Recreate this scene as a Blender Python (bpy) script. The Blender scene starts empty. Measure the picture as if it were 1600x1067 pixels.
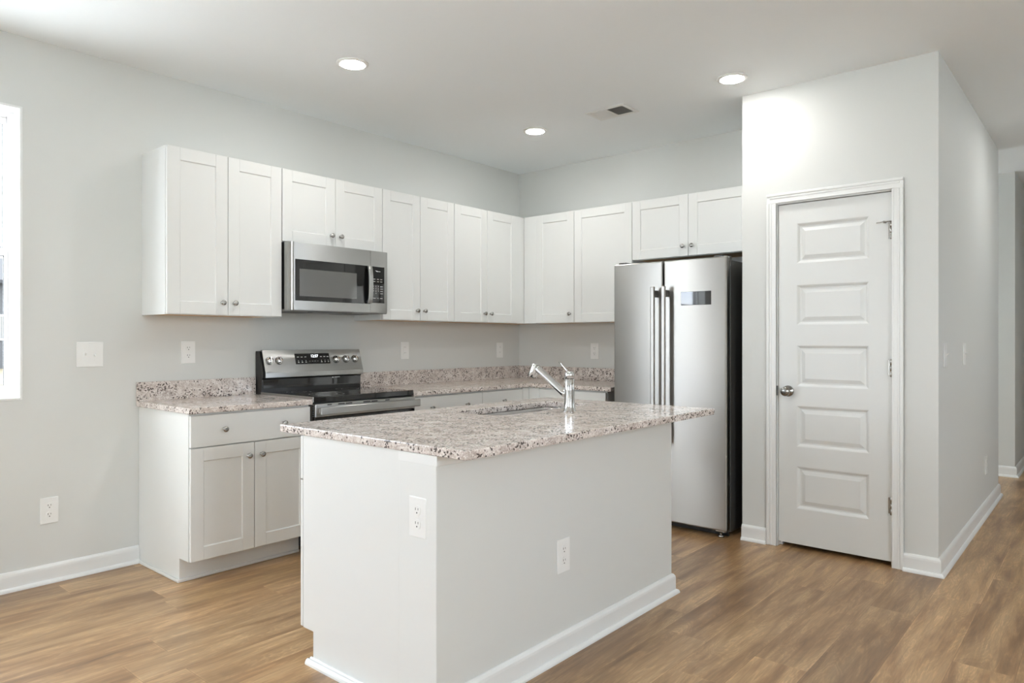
import bpy, bmesh, math, random
from mathutils import Vector, Matrix
random.seed(7)
S = bpy.context.scene
COL = S.collection
PI = math.pi

# ------------------------------------------------------------------ camera
cam_d = bpy.data.cameras.new('camera')
cam = bpy.data.objects.new('camera', cam_d)
COL.objects.link(cam)
cam.location = (4.119, -4.889, 1.2383)
cam.rotation_euler = (PI / 2, 0, 0.7105)
cam_d.sensor_width = 36.0
cam_d.lens = 36.0 * 1092.43 / 1600.0
cam_d.shift_y = -0.0018
cam_d.clip_start = 0.05
cam_d.clip_end = 400
S.camera = cam

# ------------------------------------------------------------------ colour management
S.view_settings.view_transform = 'Standard'
S.view_settings.look = 'None'
S.view_settings.gamma = 1.0
S.view_settings.use_curve_mapping = False
S.view_settings.exposure = 1.75
S.cycles.use_denoising = True
S.cycles.max_bounces = 10
S.cycles.diffuse_bounces = 7
S.cycles.glossy_bounces = 5
S.cycles.transparent_max_bounces = 12
S.cycles.sample_clamp_indirect = 4.0
S.cycles.caustics_reflective = False
S.cycles.caustics_refractive = False

# ------------------------------------------------------------------ world: bright cloudy sky
SKY_STRENGTH = 7.2
CAN_STRENGTH = 52.0
W = bpy.data.worlds.new('cloudy_sky'); S.world = W
W.use_nodes = True
nt = W.node_tree; nt.nodes.clear()
_o = nt.nodes.new('ShaderNodeOutputWorld'); _b = nt.nodes.new('ShaderNodeBackground')
_tc = nt.nodes.new('ShaderNodeTexCoord'); _mp = nt.nodes.new('ShaderNodeMapping')
_mp.inputs['Scale'].default_value = (1.0, 1.0, 2.4)
_n = nt.nodes.new('ShaderNodeTexNoise'); _n.inputs['Scale'].default_value = 3.2; _n.inputs['Detail'].default_value = 6
_r = nt.nodes.new('ShaderNodeValToRGB')
_r.color_ramp.elements[0].position = .40; _r.color_ramp.elements[0].color = (.76, .85, .98, 1)
_r.color_ramp.elements[1].position = .60; _r.color_ramp.elements[1].color = (.95, .99, .985, 1)
nt.links.new(_tc.outputs['Generated'], _mp.inputs['Vector']); nt.links.new(_mp.outputs[0], _n.inputs['Vector'])
nt.links.new(_n.outputs[0], _r.inputs[0]); nt.links.new(_r.outputs[0], _b.inputs['Color'])
_b.inputs['Strength'].default_value = SKY_STRENGTH
nt.links.new(_b.outputs[0], _o.inputs[0])


def portal(name, loc, rot, sx, sy):
    """sampling portal that lies in a modelled window opening (adds no light of its own)"""
    l = bpy.data.lights.new(name, 'AREA'); l.shape = 'RECTANGLE'; l.size = sx; l.size_y = sy
    l.cycles.is_portal = True
    o = bpy.data.objects.new(name, l); o.location = loc; o.rotation_euler = rot; COL.objects.link(o)
    return o


# window openings: (left wall) y -5.56..-3.84 ; rear wall ; added right-wall openings ; alcove end
portal('window_portal', (-.155, -4.59, 1.668), (0, -PI / 2, 0), 1.45, 1.48)
portal('window_portal', (.775, -8.355, 1.07), (PI / 2, 0, 0), .61, 2.06)
portal('window_portal', (4.80, -8.355, 1.63), (PI / 2, 0, 0), .86, 1.46)
portal('window_portal', (6.555, -3.9, 1.65), (0, PI / 2, 0), 1.46, .96)
portal('window_portal', (6.555, .90, 1.65), (0, PI / 2, 0), 1.46, .36)
portal('window_portal', (-.155, 2.335, 1.15), (0, -PI / 2, 0), 1.9, .80)

# ------------------------------------------------------------------ materials
def srgb(r, g, b):
    f = lambda c: (c / 255 / 12.92) if c / 255 <= .04045 else ((c / 255 + .055) / 1.055) ** 2.4
    return (f(r), f(g), f(b), 1)


def mat(name, col, rough=.5, metal=0, **kw):
    m = bpy.data.materials.new(name); m.use_nodes = True
    p = m.node_tree.nodes['Principled BSDF']
    p.inputs['Base Color'].default_value = col if len(col) == 4 else (*col, 1)
    p.inputs['Roughness'].default_value = rough
    p.inputs['Metallic'].default_value = metal
    for k, v in kw.items():
        p.inputs[k.replace('_', ' ')].default_value = v
    return m, m.node_tree, p


def N(t, typ, **kw):
    n = t.nodes.new(typ)
    for k, v in kw.items():
        if k in n.inputs.keys(): n.inputs[k].default_value = v
        else: setattr(n, k, v)
    return n


def ramp(t, stops):
    r = t.nodes.new('ShaderNodeValToRGB'); e = r.color_ramp.elements
    while len(e) < len(stops): e.new(.5)
    for i, (p, c) in enumerate(stops):
        e[i].position = p; e[i].color = c if len(c) == 4 else (*c, 1)
    return r


def fine_bump(t, p, scale, strength, dist=.001):
    tc = N(t, 'ShaderNodeTexCoord'); n = N(t, 'ShaderNodeTexNoise', Scale=scale, Detail=3.0)
    b = N(t, 'ShaderNodeBump', Strength=strength, Distance=dist)
    t.links.new(tc.outputs['Object'], n.inputs['Vector']); t.links.new(n.outputs[0], b.inputs['Height'])
    t.links.new(b.outputs[0], p.inputs['Normal'])


M = {}
def paint(key, col, rough, scale=0, bump=0):
    m, t, p = mat(key, col, rough)
    if scale: fine_bump(t, p, scale, bump)
    M[key] = m
paint('wall_paint', (.655, .665, .645), .65, 350, .06)
paint('ceiling_paint', (.855, .885, .90), .8, 250, .08)
paint('trim_paint', (.78, .79, .78), .35)
paint('cabinet_paint', (.74, .75, .735), .38)
paint('door_paint', (.70, .71, .695), .38, 500, .02)
paint('white_plastic', (.82, .825, .81), .3)
paint('vinyl', (.85, .85, .86), .35)
paint('dark_slot', (.03, .03, .03), .6)
paint('birch_ply', srgb(214, 168, 106), .5, 60, .05)
paint('black_plastic', (.012, .012, .012), .35)
paint('dark_grey', (.055, .055, .052), .42)
paint('vent_metal', (.78, .785, .77), .4)
paint('duct_dark', (.10, .10, .10), .8)
paint('gasket', (.02, .02, .02), .7)
paint('grey_metal', (.26, .26, .255), .4)

m, t, p = mat('black_glass', (.006, .006, .006), .06); p.inputs['Coat Weight'].default_value = .4; p.inputs['Coat Roughness'].default_value = .02; M['black_glass'] = m
m, t, p = mat('oven_window', (.10, .10, .095), .09); p.inputs['IOR'].default_value = 1.75; M['oven_window'] = m
m, t, p = mat('mirror_display', (.02, .02, .02), .03); p.inputs['IOR'].default_value = 1.7; M['mirror_display'] = m
m, t, p = mat('chrome', (.66, .66, .655), .10, 1); M['chrome'] = m
m, t, p = mat('brushed_nickel', (.42, .41, .39), .24, 1); M['brushed_nickel'] = m
m, t, p = mat('dark_nickel', (.30, .295, .28), .2, 1); M['dark_nickel'] = m


def steel(key, col, rough, aniso, rot, streak_scale):
    m, t, p = mat(key, col, rough, 1)
    p.inputs['Anisotropic'].default_value = aniso
    p.inputs['Anisotropic Rotation'].default_value = rot
    tg = N(t, 'ShaderNodeTangent'); tg.direction_type = 'RADIAL'; tg.axis = 'Z'
    t.links.new(tg.outputs[0], p.inputs['Tangent'])
    tc = N(t, 'ShaderNodeTexCoord'); mp = N(t, 'ShaderNodeMapping'); mp.inputs['Scale'].default_value = streak_scale
    n = N(t, 'ShaderNodeTexNoise', Scale=1.0, Detail=2.0)
    r = N(t, 'ShaderNodeMapRange'); r.inputs['To Min'].default_value = rough * .94; r.inputs['To Max'].default_value = rough * 1.06
    t.links.new(tc.outputs['Object'], mp.inputs[0]); t.links.new(mp.outputs[0], n.inputs['Vector'])
    t.links.new(n.outputs[0], r.inputs['Value']); t.links.new(r.outputs[0], p.inputs['Roughness'])
    M[key] = m
steel('stainless', (.45, .44, .42), .34, .95, 0.25, (3, 3, 260))
steel('stainless_trim', (.42, .42, .41), .30, .9, 0.25, (3, 3, 400))
steel('sink_steel', (.40, .385, .38), .25, .3, 0, (500, 8, 8))

m, t, p = mat('lens', (1, 1, 1), .5)
p.inputs['Emission Color'].default_value = (1, .985, .95, 1); p.inputs['Emission Strength'].default_value = CAN_STRENGTH
M['lens'] = m
m, t, p = mat('clock_digits', (.9, .95, 1), .5)
p.inputs['Emission Color'].default_value = (.9, .96, 1, 1); p.inputs['Emission Strength'].default_value = .9
M['clock_digits'] = m
paint('white_print', (.55, .55, .54), .5)
paint('silver_print', (.85, .85, .85), .4)
paint('grey_siding', (.030, .030, .032), .8)
paint('roof_shingle', (.018, .018, .02), .9)
paint('bounce_ground', (.75, .755, .74), .95)
paint('dry_grass', (.060, .048, .022), .95)
paint('hedge', srgb(88, 104, 62), .95)
paint('tree_bark', srgb(96, 80, 62), .95)

# thin architectural glass, clear, and darkened to cut daylight from the left window
for gname, gt in (('window_glass', .96), ('dimming_glass', .62)):
    m = bpy.data.materials.new(gname); m.use_nodes = True; t = m.node_tree; t.nodes.clear()
    o_ = N(t, 'ShaderNodeOutputMaterial'); mx = N(t, 'ShaderNodeMixShader'); tr = N(t, 'ShaderNodeBsdfTransparent')
    tr.inputs[0].default_value = (gt, gt * 1.01, gt * 1.01, 1)
    gl = N(t, 'ShaderNodeBsdfGlossy', Roughness=.01); lw = N(t, 'ShaderNodeLayerWeight', Blend=.5)
    fr = N(t, 'ShaderNodeMath', operation='POWER'); fr.inputs[1].default_value = 5.0; t.links.new(lw.outputs['Facing'], fr.inputs[0])
    fr2 = N(t, 'ShaderNodeMath', operation='MULTIPLY_ADD'); fr2.inputs[1].default_value = .85; fr2.inputs[2].default_value = .06; t.links.new(fr.outputs[0], fr2.inputs[0])
    t.links.new(fr2.outputs[0], mx.inputs[0]); t.links.new(tr.outputs[0], mx.inputs[1]); t.links.new(gl.outputs[0], mx.inputs[2])
    t.links.new(mx.outputs[0], o_.inputs[0]); M[gname] = m

# speckled granite
m, t, p = mat('granite', (.6, .55, .52), .16)
tc = N(t, 'ShaderNodeTexCoord')
nz = N(t, 'ShaderNodeTexNoise', Scale=22.0, Detail=5.0); rb = ramp(t, [(.34, srgb(188, 177, 170)), (.50, srgb(211, 201, 194)), (.68, srgb(229, 222, 216))])
t.links.new(tc.outputs['Object'], nz.inputs['Vector']); t.links.new(nz.outputs[0], rb.inputs[0])
# brownish-pink grains
v1 = N(t, 'ShaderNodeTexVoronoi', Scale=220.0); t.links.new(tc.outputs['Object'], v1.inputs['Vector'])
sx1 = N(t, 'ShaderNodeSeparateColor'); t.links.new(v1.outputs['Color'], sx1.inputs[0])
c1 = ramp(t, [(.0, (0, 0, 0)), (.70, (0, 0, 0)), (.72, (1, 1, 1))]); t.links.new(sx1.outputs[0], c1.inputs[0])
mx1 = N(t, 'ShaderNodeMix', data_type='RGBA'); mx1.inputs['B'].default_value = srgb(150, 128, 120)
t.links.new(rb.outputs[0], mx1.inputs['A'])
ml1 = N(t, 'ShaderNodeMath', operation='MULTIPLY'); ml1.inputs[1].default_value = .40
t.links.new(c1.outputs[0], ml1.inputs[0]); t.links.new(ml1.outputs[0], mx1.inputs['Factor'])
# white quartz grains
c3 = ramp(t, [(.0, (0, 0, 0)), (.78, (0, 0, 0)), (.80, (1, 1, 1))]); t.links.new(sx1.outputs[2], c3.inputs[0])
mx3 = N(t, 'ShaderNodeMix', data_type='RGBA'); mx3.inputs['B'].default_value = srgb(238, 234, 230)
ml3 = N(t, 'ShaderNodeMath', operation='MULTIPLY'); ml3.inputs[1].default_value = .6
t.links.new(c3.outputs[0], ml3.inputs[0]); t.links.new(ml3.outputs[0], mx3.inputs['Factor']); t.links.new(mx1.outputs['Result'], mx3.inputs['A'])
# dark mica, clustered
v2 = N(t, 'ShaderNodeTexVoronoi', Scale=150.0); t.links.new(tc.outputs['Object'], v2.inputs['Vector'])
sx2 = N(t, 'ShaderNodeSeparateColor'); t.links.new(v2.outputs['Color'], sx2.inputs[0])
nz2 = N(t, 'ShaderNodeTexNoise', Scale=14.0, Detail=3.0); t.links.new(tc.outputs['Object'], nz2.inputs['Vector'])
ad = N(t, 'ShaderNodeMath', operation='MULTIPLY_ADD'); ad.inputs[1].default_value = .9; ad.inputs[2].default_value = -.45
t.links.new(nz2.outputs[0], ad.inputs[0])
ad2 = N(t, 'ShaderNodeMath', operation='ADD'); t.links.new(sx2.outputs[1], ad2.inputs[0]); t.links.new(ad.outputs[0], ad2.inputs[1])
c2 = ramp(t, [(.0, (0, 0, 0)), (.865, (0, 0, 0)), (.885, (1, 1, 1))]); t.links.new(ad2.outputs[0], c2.inputs[0])
mx2 = N(t, 'ShaderNodeMix', data_type='RGBA'); mx2.inputs['B'].default_value = srgb(74, 66, 62)
ml2 = N(t, 'ShaderNodeMath', operation='MULTIPLY'); ml2.inputs[1].default_value = .9
t.links.new(c2.outputs[0], ml2.inputs[0]); t.links.new(ml2.outputs[0], mx2.inputs['Factor']); t.links.new(mx3.outputs['Result'], mx2.inputs['A'])
t.links.new(mx2.outputs['Result'], p.inputs['Base Color'])
M['granite'] = m

# vinyl plank floor: boards run along y, 0.198 m wide, 1.22 m long
m, t, p = mat('plank_floor', (.3, .2, .12), .42, Specular_IOR_Level=1.0)
L = t.links
tc = N(t, 'ShaderNodeTexCoord'); sp = N(t, 'ShaderNodeSeparateXYZ'); L.new(tc.outputs['Object'], sp.inputs[0])
def mth(op, a, b=None, c=None):
    n = N(t, 'ShaderNodeMath', operation=op)
    for i, v in enumerate((a, b, c)):
        if v is None: continue
        if isinstance(v, (int, float)): n.inputs[i].default_value = v
        else: L.new(v, n.inputs[i])
    return n.outputs[0]
PW, PL = .198, 1.22
u = mth('DIVIDE', mth('ADD', sp.outputs[0], 10 * PW - 2.857 + 14 * PW), PW)
row = mth('FLOOR', u); fu = mth('FRACT', u)
wn = N(t, 'ShaderNodeTexWhiteNoise', noise_dimensions='1D'); L.new(row, wn.inputs['W'])
v = mth('ADD', mth('DIVIDE', sp.outputs[1], PL), mth('MULTIPLY', wn.outputs['Value'], 7.3))
colm = mth('FLOOR', v); fv = mth('FRACT', v)
cb = N(t, 'ShaderNodeCombineXYZ'); L.new(row, cb.inputs[0]); L.new(colm, cb.inputs[1])
wn2 = N(t, 'ShaderNodeTexWhiteNoise', noise_dimensions='2D'); L.new(cb.outputs[0], wn2.inputs['Vector'])
# grain coordinates, shifted per board
off = N(t, 'ShaderNodeVectorMath', operation='MULTIPLY'); off.inputs[1].default_value = (13, 17, 9); L.new(wn2.outputs['Color'], off.inputs[0])
add = N(t, 'ShaderNodeVectorMath', operation='ADD'); L.new(tc.outputs['Object'], add.inputs[0]); L.new(off.outputs[0], add.inputs[1])
g1m = N(t, 'ShaderNodeMapping'); g1m.inputs['Scale'].default_value = (7.0, 1.15, 1); L.new(add.outputs[0], g1m.inputs[0])
g1 = N(t, 'ShaderNodeTexNoise', Scale=1.0, Detail=6.0, Distortion=.7); L.new(g1m.outputs[0], g1.inputs['Vector'])
g2m = N(t, 'ShaderNodeMapping'); g2m.inputs['Scale'].default_value = (95, 4.5, 1); L.new(add.outputs[0], g2m.inputs[0])
g2 = N(t, 'ShaderNodeTexNoise', Scale=1.0, Detail=5.0, Roughness=.65, Distortion=.8); L.new(g2m.outputs[0], g2.inputs['Vector'])
g3m = N(t, 'ShaderNodeMapping'); g3m.inputs['Scale'].default_value = (20.0, 2.2, 1); L.new(add.outputs[0], g3m.inputs[0])
g3 = N(t, 'ShaderNodeTexNoise', Scale=1.0, Detail=5.0, Roughness=.6, Distortion=.5); L.new(g3m.outputs[0], g3.inputs['Vector'])
# cathedral rings follow the contour lines of the large noise; light open pores between them
rg = mth('SINE', mth('MULTIPLY', mth('ADD', g1.outputs[0], mth('MULTIPLY', g2.outputs[0], .05)), 150.0))
base = ramp(t, [(.28, srgb(98, 69, 42)), (.43, srgb(143, 109, 73)), (.56, srgb(172, 139, 99)), (.74, srgb(204, 172, 131))])
mixn = mth('ADD', mth('MULTIPLY', g1.outputs[0], .55), mth('MULTIPLY', g3.outputs[0], .45))
L.new(mixn, base.inputs[0])
tone = mth('MULTIPLY_ADD', wn2.outputs['Value'], .30, .86)
fine = mth('MULTIPLY_ADD', g2.outputs[0], .90, .55)
pore = mth('MULTIPLY', mth('GREATER_THAN', rg, .72), mth('GREATER_THAN', g3.outputs[0], .50))
ring = mth('ADD', mth('MULTIPLY_ADD', rg, .045, 1.0), mth('MULTIPLY', pore, .14))
k = mth('MULTIPLY', mth('MULTIPLY', tone, fine), ring)
# joints
eu = mth('MINIMUM', fu, mth('SUBTRACT', 1.0, fu)); ev = mth('MINIMUM', fv, mth('SUBTRACT', 1.0, fv))
ju = mth('LESS_THAN', eu, .006); jv = mth('LESS_THAN', ev, .0010)
jt = mth('MAXIMUM', ju, jv)
lb = mth('MAXIMUM', mth('LESS_THAN', eu, .030), mth('LESS_THAN', ev, .005))
k = mth('MULTIPLY', k, mth('ADD', mth('MULTIPLY_ADD', jt, -.36, 1.0), mth('MULTIPLY', lb, .13)))
vm = N(t, 'ShaderNodeVectorMath', operation='SCALE'); L.new(base.outputs[0], vm.inputs[0]); L.new(k, vm.inputs['Scale'])
L.new(vm.outputs[0], p.inputs['Base Color'])
rr = mth('MULTIPLY_ADD', g2.outputs[0], .12, .30); L.new(rr, p.inputs['Roughness'])
bp = N(t, 'ShaderNodeBump', Strength=.06, Distance=.0004); L.new(mth('SUBTRACT', g2.outputs[0], jt), bp.inputs['Height']); L.new(bp.outputs[0], p.inputs['Normal'])
M['plank_floor'] = m


# ------------------------------------------------------------------ mesh helpers
class Fr:
    """frame on a surface: u along, n outwards, z up"""
    def __init__(s, o, U, Nn, Z=(0, 0, 1)):
        s.o, s.U, s.N, s.Z = Vector(o), Vector(U), Vector(Nn), Vector(Z)
    def __call__(s, p):
        return s.o + s.U * p[0] + s.N * p[1] + s.Z * p[2]
ID = lambda p: Vector(p)
FA = Fr((0, 0, 0), (0, 1, 0), (1, 0, 0))       # faces +x  (u = y, n = x)
FB = Fr((0, 0, 0), (1, 0, 0), (0, -1, 0))      # faces -y  (u = x, n = -y)


class MB:
    def __init__(s): s.bm = bmesh.new()
    def _add(s, tb, T, mi=0, smooth=False):
        T = T or ID
        mp = {v: s.bm.verts.new(T(v.co)) for v in tb.verts}
        for f in tb.faces:
            try:
                nf = s.bm.faces.new([mp[v] for v in f.verts]); nf.material_index = mi; nf.smooth = smooth or f.smooth
            except ValueError: pass
        tb.free()
    def box(s, x0, x1, y0, y1, z0, z1, bev=0, seg=1, T=None, mi=0):
        tb = bmesh.new(); bmesh.ops.create_cube(tb, size=1)
        for v in tb.verts:
            v.co = Vector(((x0 + x1) / 2 + v.co.x * (x1 - x0), (y0 + y1) / 2 + v.co.y * (y1 - y0), (z0 + z1) / 2 + v.co.z * (z1 - z0)))
        if bev: bmesh.ops.bevel(tb, geom=tb.edges[:], offset=bev, segments=seg, profile=.5, affect='EDGES')
        s._add(tb, T, mi); return s
    def prism(s, pts, axis, a, b, T=None, mi=0, bev=0, seg=2):
        """polygon pts in the two other axes, extruded along axis from a to b"""
        tb = bmesh.new()
        def P(q, h):
            return {'x': (h, q[0], q[1]), 'y': (q[0], h, q[1]), 'z': (q[0], q[1], h)}[axis]
        A = [tb.verts.new(P(q, a)) for q in pts]; B = [tb.verts.new(P(q, b)) for q in pts]
        n = len(pts)
        tb.faces.new(A); tb.faces.new(B[::-1])
        for i in range(n): tb.faces.new((A[i], A[(i + 1) % n], B[(i + 1) % n], B[i]))
        bmesh.ops.recalc_face_normals(tb, faces=tb.faces[:])
        if bev: bmesh.ops.bevel(tb, geom=tb.edges[:], offset=bev, segments=seg, profile=.5, affect='EDGES')
        s._add(tb, T, mi); return s
    def lathe(s, o, ax, prof, seg=24, T=None, mi=0, smooth=True, cap=True):
        """prof: (radius, distance along ax)"""
        ax = Vector(ax).normalized(); o = Vector(o)
        e1 = ax.orthogonal().normalized(); e2 = ax.cross(e1)
        tb = bmesh.new(); rings = []
        for r, h in prof:
            if r < 1e-6: rings.append([tb.verts.new(o + ax * h)])
            else: rings.append([tb.verts.new(o + ax * h + (e1 * math.cos(2 * PI * k / seg) + e2 * math.sin(2 * PI * k / seg)) * r) for k in range(seg)])
        for A, B in zip(rings, rings[1:]):
            for k in range(seg):
                a0, a1 = A[k % len(A)], A[(k + 1) % len(A)]; b0, b1 = B[k % len(B)], B[(k + 1) % len(B)]
                vs = []
                for v_ in (a0, a1, b1, b0):
                    if v_ not in vs: vs.append(v_)
                if len(vs) > 2:
                    f = tb.faces.new(vs); f.smooth = smooth
        if cap:
            for R in (rings[0], rings[-1]):
                if len(R) > 2: tb.faces.new(R)
        bmesh.ops.recalc_face_normals(tb, faces=tb.faces[:])
        s._add(tb, T, mi); return s
    def tube(s, pts, rad, seg=16, T=None, mi=0, cap=True):
        pts = [Vector(q) for q in pts]
        if not isinstance(rad, (list, tuple)): rad = [rad] * len(pts)
        tb = bmesh.new(); rings = []; prev = None
        for i, q in enumerate(pts):
            d = (pts[min(i + 1, len(pts) - 1)] - pts[max(i - 1, 0)]).normalized()
            if prev is None: e1 = d.orthogonal().normalized()
            else: e1 = (prev - d * prev.dot(d)).normalized()
            prev = e1; e2 = d.cross(e1)
            rings.append([tb.verts.new(q + (e1 * math.cos(2 * PI * k / seg) + e2 * math.sin(2 * PI * k / seg)) * rad[i]) for k in range(seg)])
        for A, B in zip(rings, rings[1:]):
            for k in range(seg):
                f = tb.faces.new((A[k], A[(k + 1) % seg], B[(k + 1) % seg], B[k])); f.smooth = True
        if cap: tb.faces.new(rings[0]); tb.faces.new(rings[-1])
        bmesh.ops.recalc_face_normals(tb, faces=tb.faces[:])
        s._add(tb, T, mi); return s
    def quad(s, pts, T=None, mi=0):
        T = T or ID
        f = s.bm.faces.new([s.bm.verts.new(T(q)) for q in pts]); f.material_index = mi; return s
    def rings(s, x0, x1, z0, z1, steps, T):
        """nested rectangles (inset, n) joined by quads: a moulded panel"""
        R = []
        for ins, n in steps:
            R.append([s.bm.verts.new(T((a, n, b))) for a, b in ((x0 + ins, z0 + ins), (x1 - ins, z0 + ins), (x1 - ins, z1 - ins), (x0 + ins, z1 - ins))])
        for A, B in zip(R, R[1:]):
            for k in range(4): s.bm.faces.new((A[k], A[(k + 1) % 4], B[(k + 1) % 4], B[k]))
        s.bm.faces.new(R[-1]); return s
    def build(s, name, mats, parent=None, recalc=True):
        if recalc: bmesh.ops.recalc_face_normals(s.bm, faces=s.bm.faces[:])
        if parent is not None:
            w = Vector((0, 0, 0)); q = parent
            while q is not None: w += q.location; q = q.parent
            for v in s.bm.verts: v.co -= w
        me = bpy.data.meshes.new(name); s.bm.to_mesh(me); s.bm.free()
        for mm in (mats if isinstance(mats, (list, tuple)) else [mats]): me.materials.append(M[mm])
        o = bpy.data.objects.new(name, me); COL.objects.link(o)
        if parent is not None: o.parent = parent
        return o


def tag(o, label=None, cat=None, group=None, kind=None):
    if label: o['label'] = label
    if cat: o['category'] = cat
    if group: o['group'] = group
    if kind: o['kind'] = kind
    return o


def thing(name, loc, label, cat, group=None, kind=None):
    o = bpy.data.objects.new(name, None); o.location = loc; o.empty_display_size = .1
    COL.objects.link(o)
    return tag(o, label, cat, group, kind)


def dup(root, loc, rz=None, label=None):
    r = root.copy(); COL.objects.link(r); r.location = loc
    if rz is not None: r.rotation_euler = (0, 0, rz)
    if label: r['label'] = label
    for ch in list(root.children):
        c = ch.copy(); COL.objects.link(c); c.parent = r
        for g in list(ch.children):
            d = g.copy(); COL.objects.link(d); d.parent = c
    return r


def struct(name, mb, m, label, cat, parent=None):
    o = mb.build(name, m, parent)
    if parent is None: tag(o, label, cat, kind='structure')
    return o


def text_part(name, body, size, T, parent, matname, extr=.0003, align='CENTER'):
    """lettering as a thin mesh on a surface frame T"""
    cu = bpy.data.curves.new(name, 'FONT'); cu.body = body; cu.size = size; cu.align_x = align; cu.align_y = 'CENTER'; cu.extrude = extr
    tmp = bpy.data.objects.new(name + '_tmp', cu); COL.objects.link(tmp)
    dg = bpy.context.evaluated_depsgraph_get()
    me = bpy.data.meshes.new_from_object(tmp.evaluated_get(dg))
    bpy.data.objects.remove(tmp)
    w = Vector((0, 0, 0)); q = parent
    while q is not None: w += q.location; q = q.parent
    for v in me.vertices: v.co = T((v.co.x, v.co.z, v.co.y)) - w
    me.materials.clear(); me.materials.append(M[matname])
    o = bpy.data.objects.new(name, me); COL.objects.link(o); o.parent = parent
    return o


# ------------------------------------------------------------------ room shell
H = 2.749
mb = MB(); mb.box(-.17, 6.57, -8.37, 6.33, -.08, 0)
struct('floor', mb, 'plank_floor', 'warm brown wood-look plank floor running through the room', 'floor')
mb = MB(); mb.box(-.17, 6.57, -8.37, 6.33, H, H + .1)
struct('ceiling', mb, 'ceiling_paint', 'flat white painted ceiling', 'ceiling')

# left wall (range wall) with the twin window opening
WY0, WY1, WZ0, WZ1 = -5.34, -3.84, .938, 2.397
mb = MB()
mb.box(-.16, 0, -8.36, WY0, 0, H); mb.box(-.16, 0, WY1, 1.731, 0, H)
mb.box(-.16, 0, WY0, WY1, 0, WZ0); mb.box(-.16, 0, WY0, WY1, WZ1, H)
struct('wall_left', mb, 'wall_paint', 'light grey wall behind the range with the window at its left', 'wall')
mb = MB(); mb.box(0, 2.37, 0, .12, 0, H)
struct('wall_kitchen_back', mb, 'wall_paint', 'light grey wall behind the refrigerator and corner counter', 'wall')
# pantry block
DX0, DX1, DZ1 = 2.575, 3.217, 2.062
PY = -.662
mb = MB()
mb.box(2.37, DX0, PY, PY + .11, 0, H); mb.box(DX1, 3.425, PY, PY + .11, 0, H); mb.box(DX0, DX1, PY, PY + .11, DZ1, H)
struct('wall_pantry_front', mb, 'wall_paint', 'light grey pantry wall holding the white panel door', 'wall')
mb = MB(); mb.box(2.37, 2.48, PY + .11, 0, 0, H)
struct('wall_pantry_left', mb, 'wall_paint', 'short grey pantry wall beside the refrigerator', 'wall')
mb = MB(); mb.box(3.315, 3.425, PY + .11, 1.841, 0, H); 
struct('wall_pantry_right', mb, 'wall_paint', 'long grey hallway wall with two light switches', 'wall')
mb = MB(); mb.box(0, 3.315, 1.731, 1.841, 0, H)
struct('wall_alcove_near', mb, 'wall_paint', 'grey wall on the near side of the hall opening', 'wall')
mb = MB(); mb.box(0, 3.447, 2.83, 2.95, 0, H); mb.box(3.327, 3.447, 2.95, 6.2, 0, H)
struct('wall_hall_left', mb, 'wall_paint', 'grey hallway wall past the opening at right', 'wall')
mb = MB(); mb.box(-.16, 0, 1.731, 1.93, 0, H); mb.box(-.16, 0, 2.74, 2.95, 0, H); mb.box(-.16, 0, 1.93, 2.74, 2.12, H); mb.box(-.16, 0, 1.93, 2.74, 0, .18)
struct('wall_alcove_end', mb, 'wall_paint', 'grey wall around the window at the end of the hall opening', 'wall')
mb = MB(); mb.box(3.327, 6.4, 6.2, 6.32, 0, H)
struct('wall_hall_end', mb, 'wall_paint', 'grey end wall of the hallway', 'wall')
mb = MB(); mb.box(6.4, 6.56, -8.36, -4.4, 0, H); mb.box(6.4, 6.56, -3.4, .7, 0, H); mb.box(6.4, 6.56, 1.10, 6.32, 0, H); mb.box(6.4, 6.56, .7, 1.10, 0, .90); mb.box(6.4, 6.56, .7, 1.10, 2.40, H); mb.box(6.4, 6.56, -4.4, -3.4, 0, .90); mb.box(6.4, 6.56, -4.4, -3.4, 2.40, H)
struct('wall_right', mb, 'wall_paint', 'grey living room wall on the right', 'wall')
mb = MB()
mb.box(0, .45, -8.36, -8.2, 0, H); mb.box(1.10, 4.35, -8.36, -8.2, 0, H); mb.box(5.25, 6.4, -8.36, -8.2, 0, H)
mb.box(.45, 1.10, -8.36, -8.2, 2.10, H); mb.box(.45, 1.10, -8.36, -8.2, 0, .02)
mb.box(4.35, 5.25, -8.36, -8.2, 2.38, H); mb.box(4.35, 5.25, -8.36, -8.2, 0, .88)
struct('wall_rear', mb, 'wall_paint', 'grey living room wall with patio door and window', 'wall')


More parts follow.
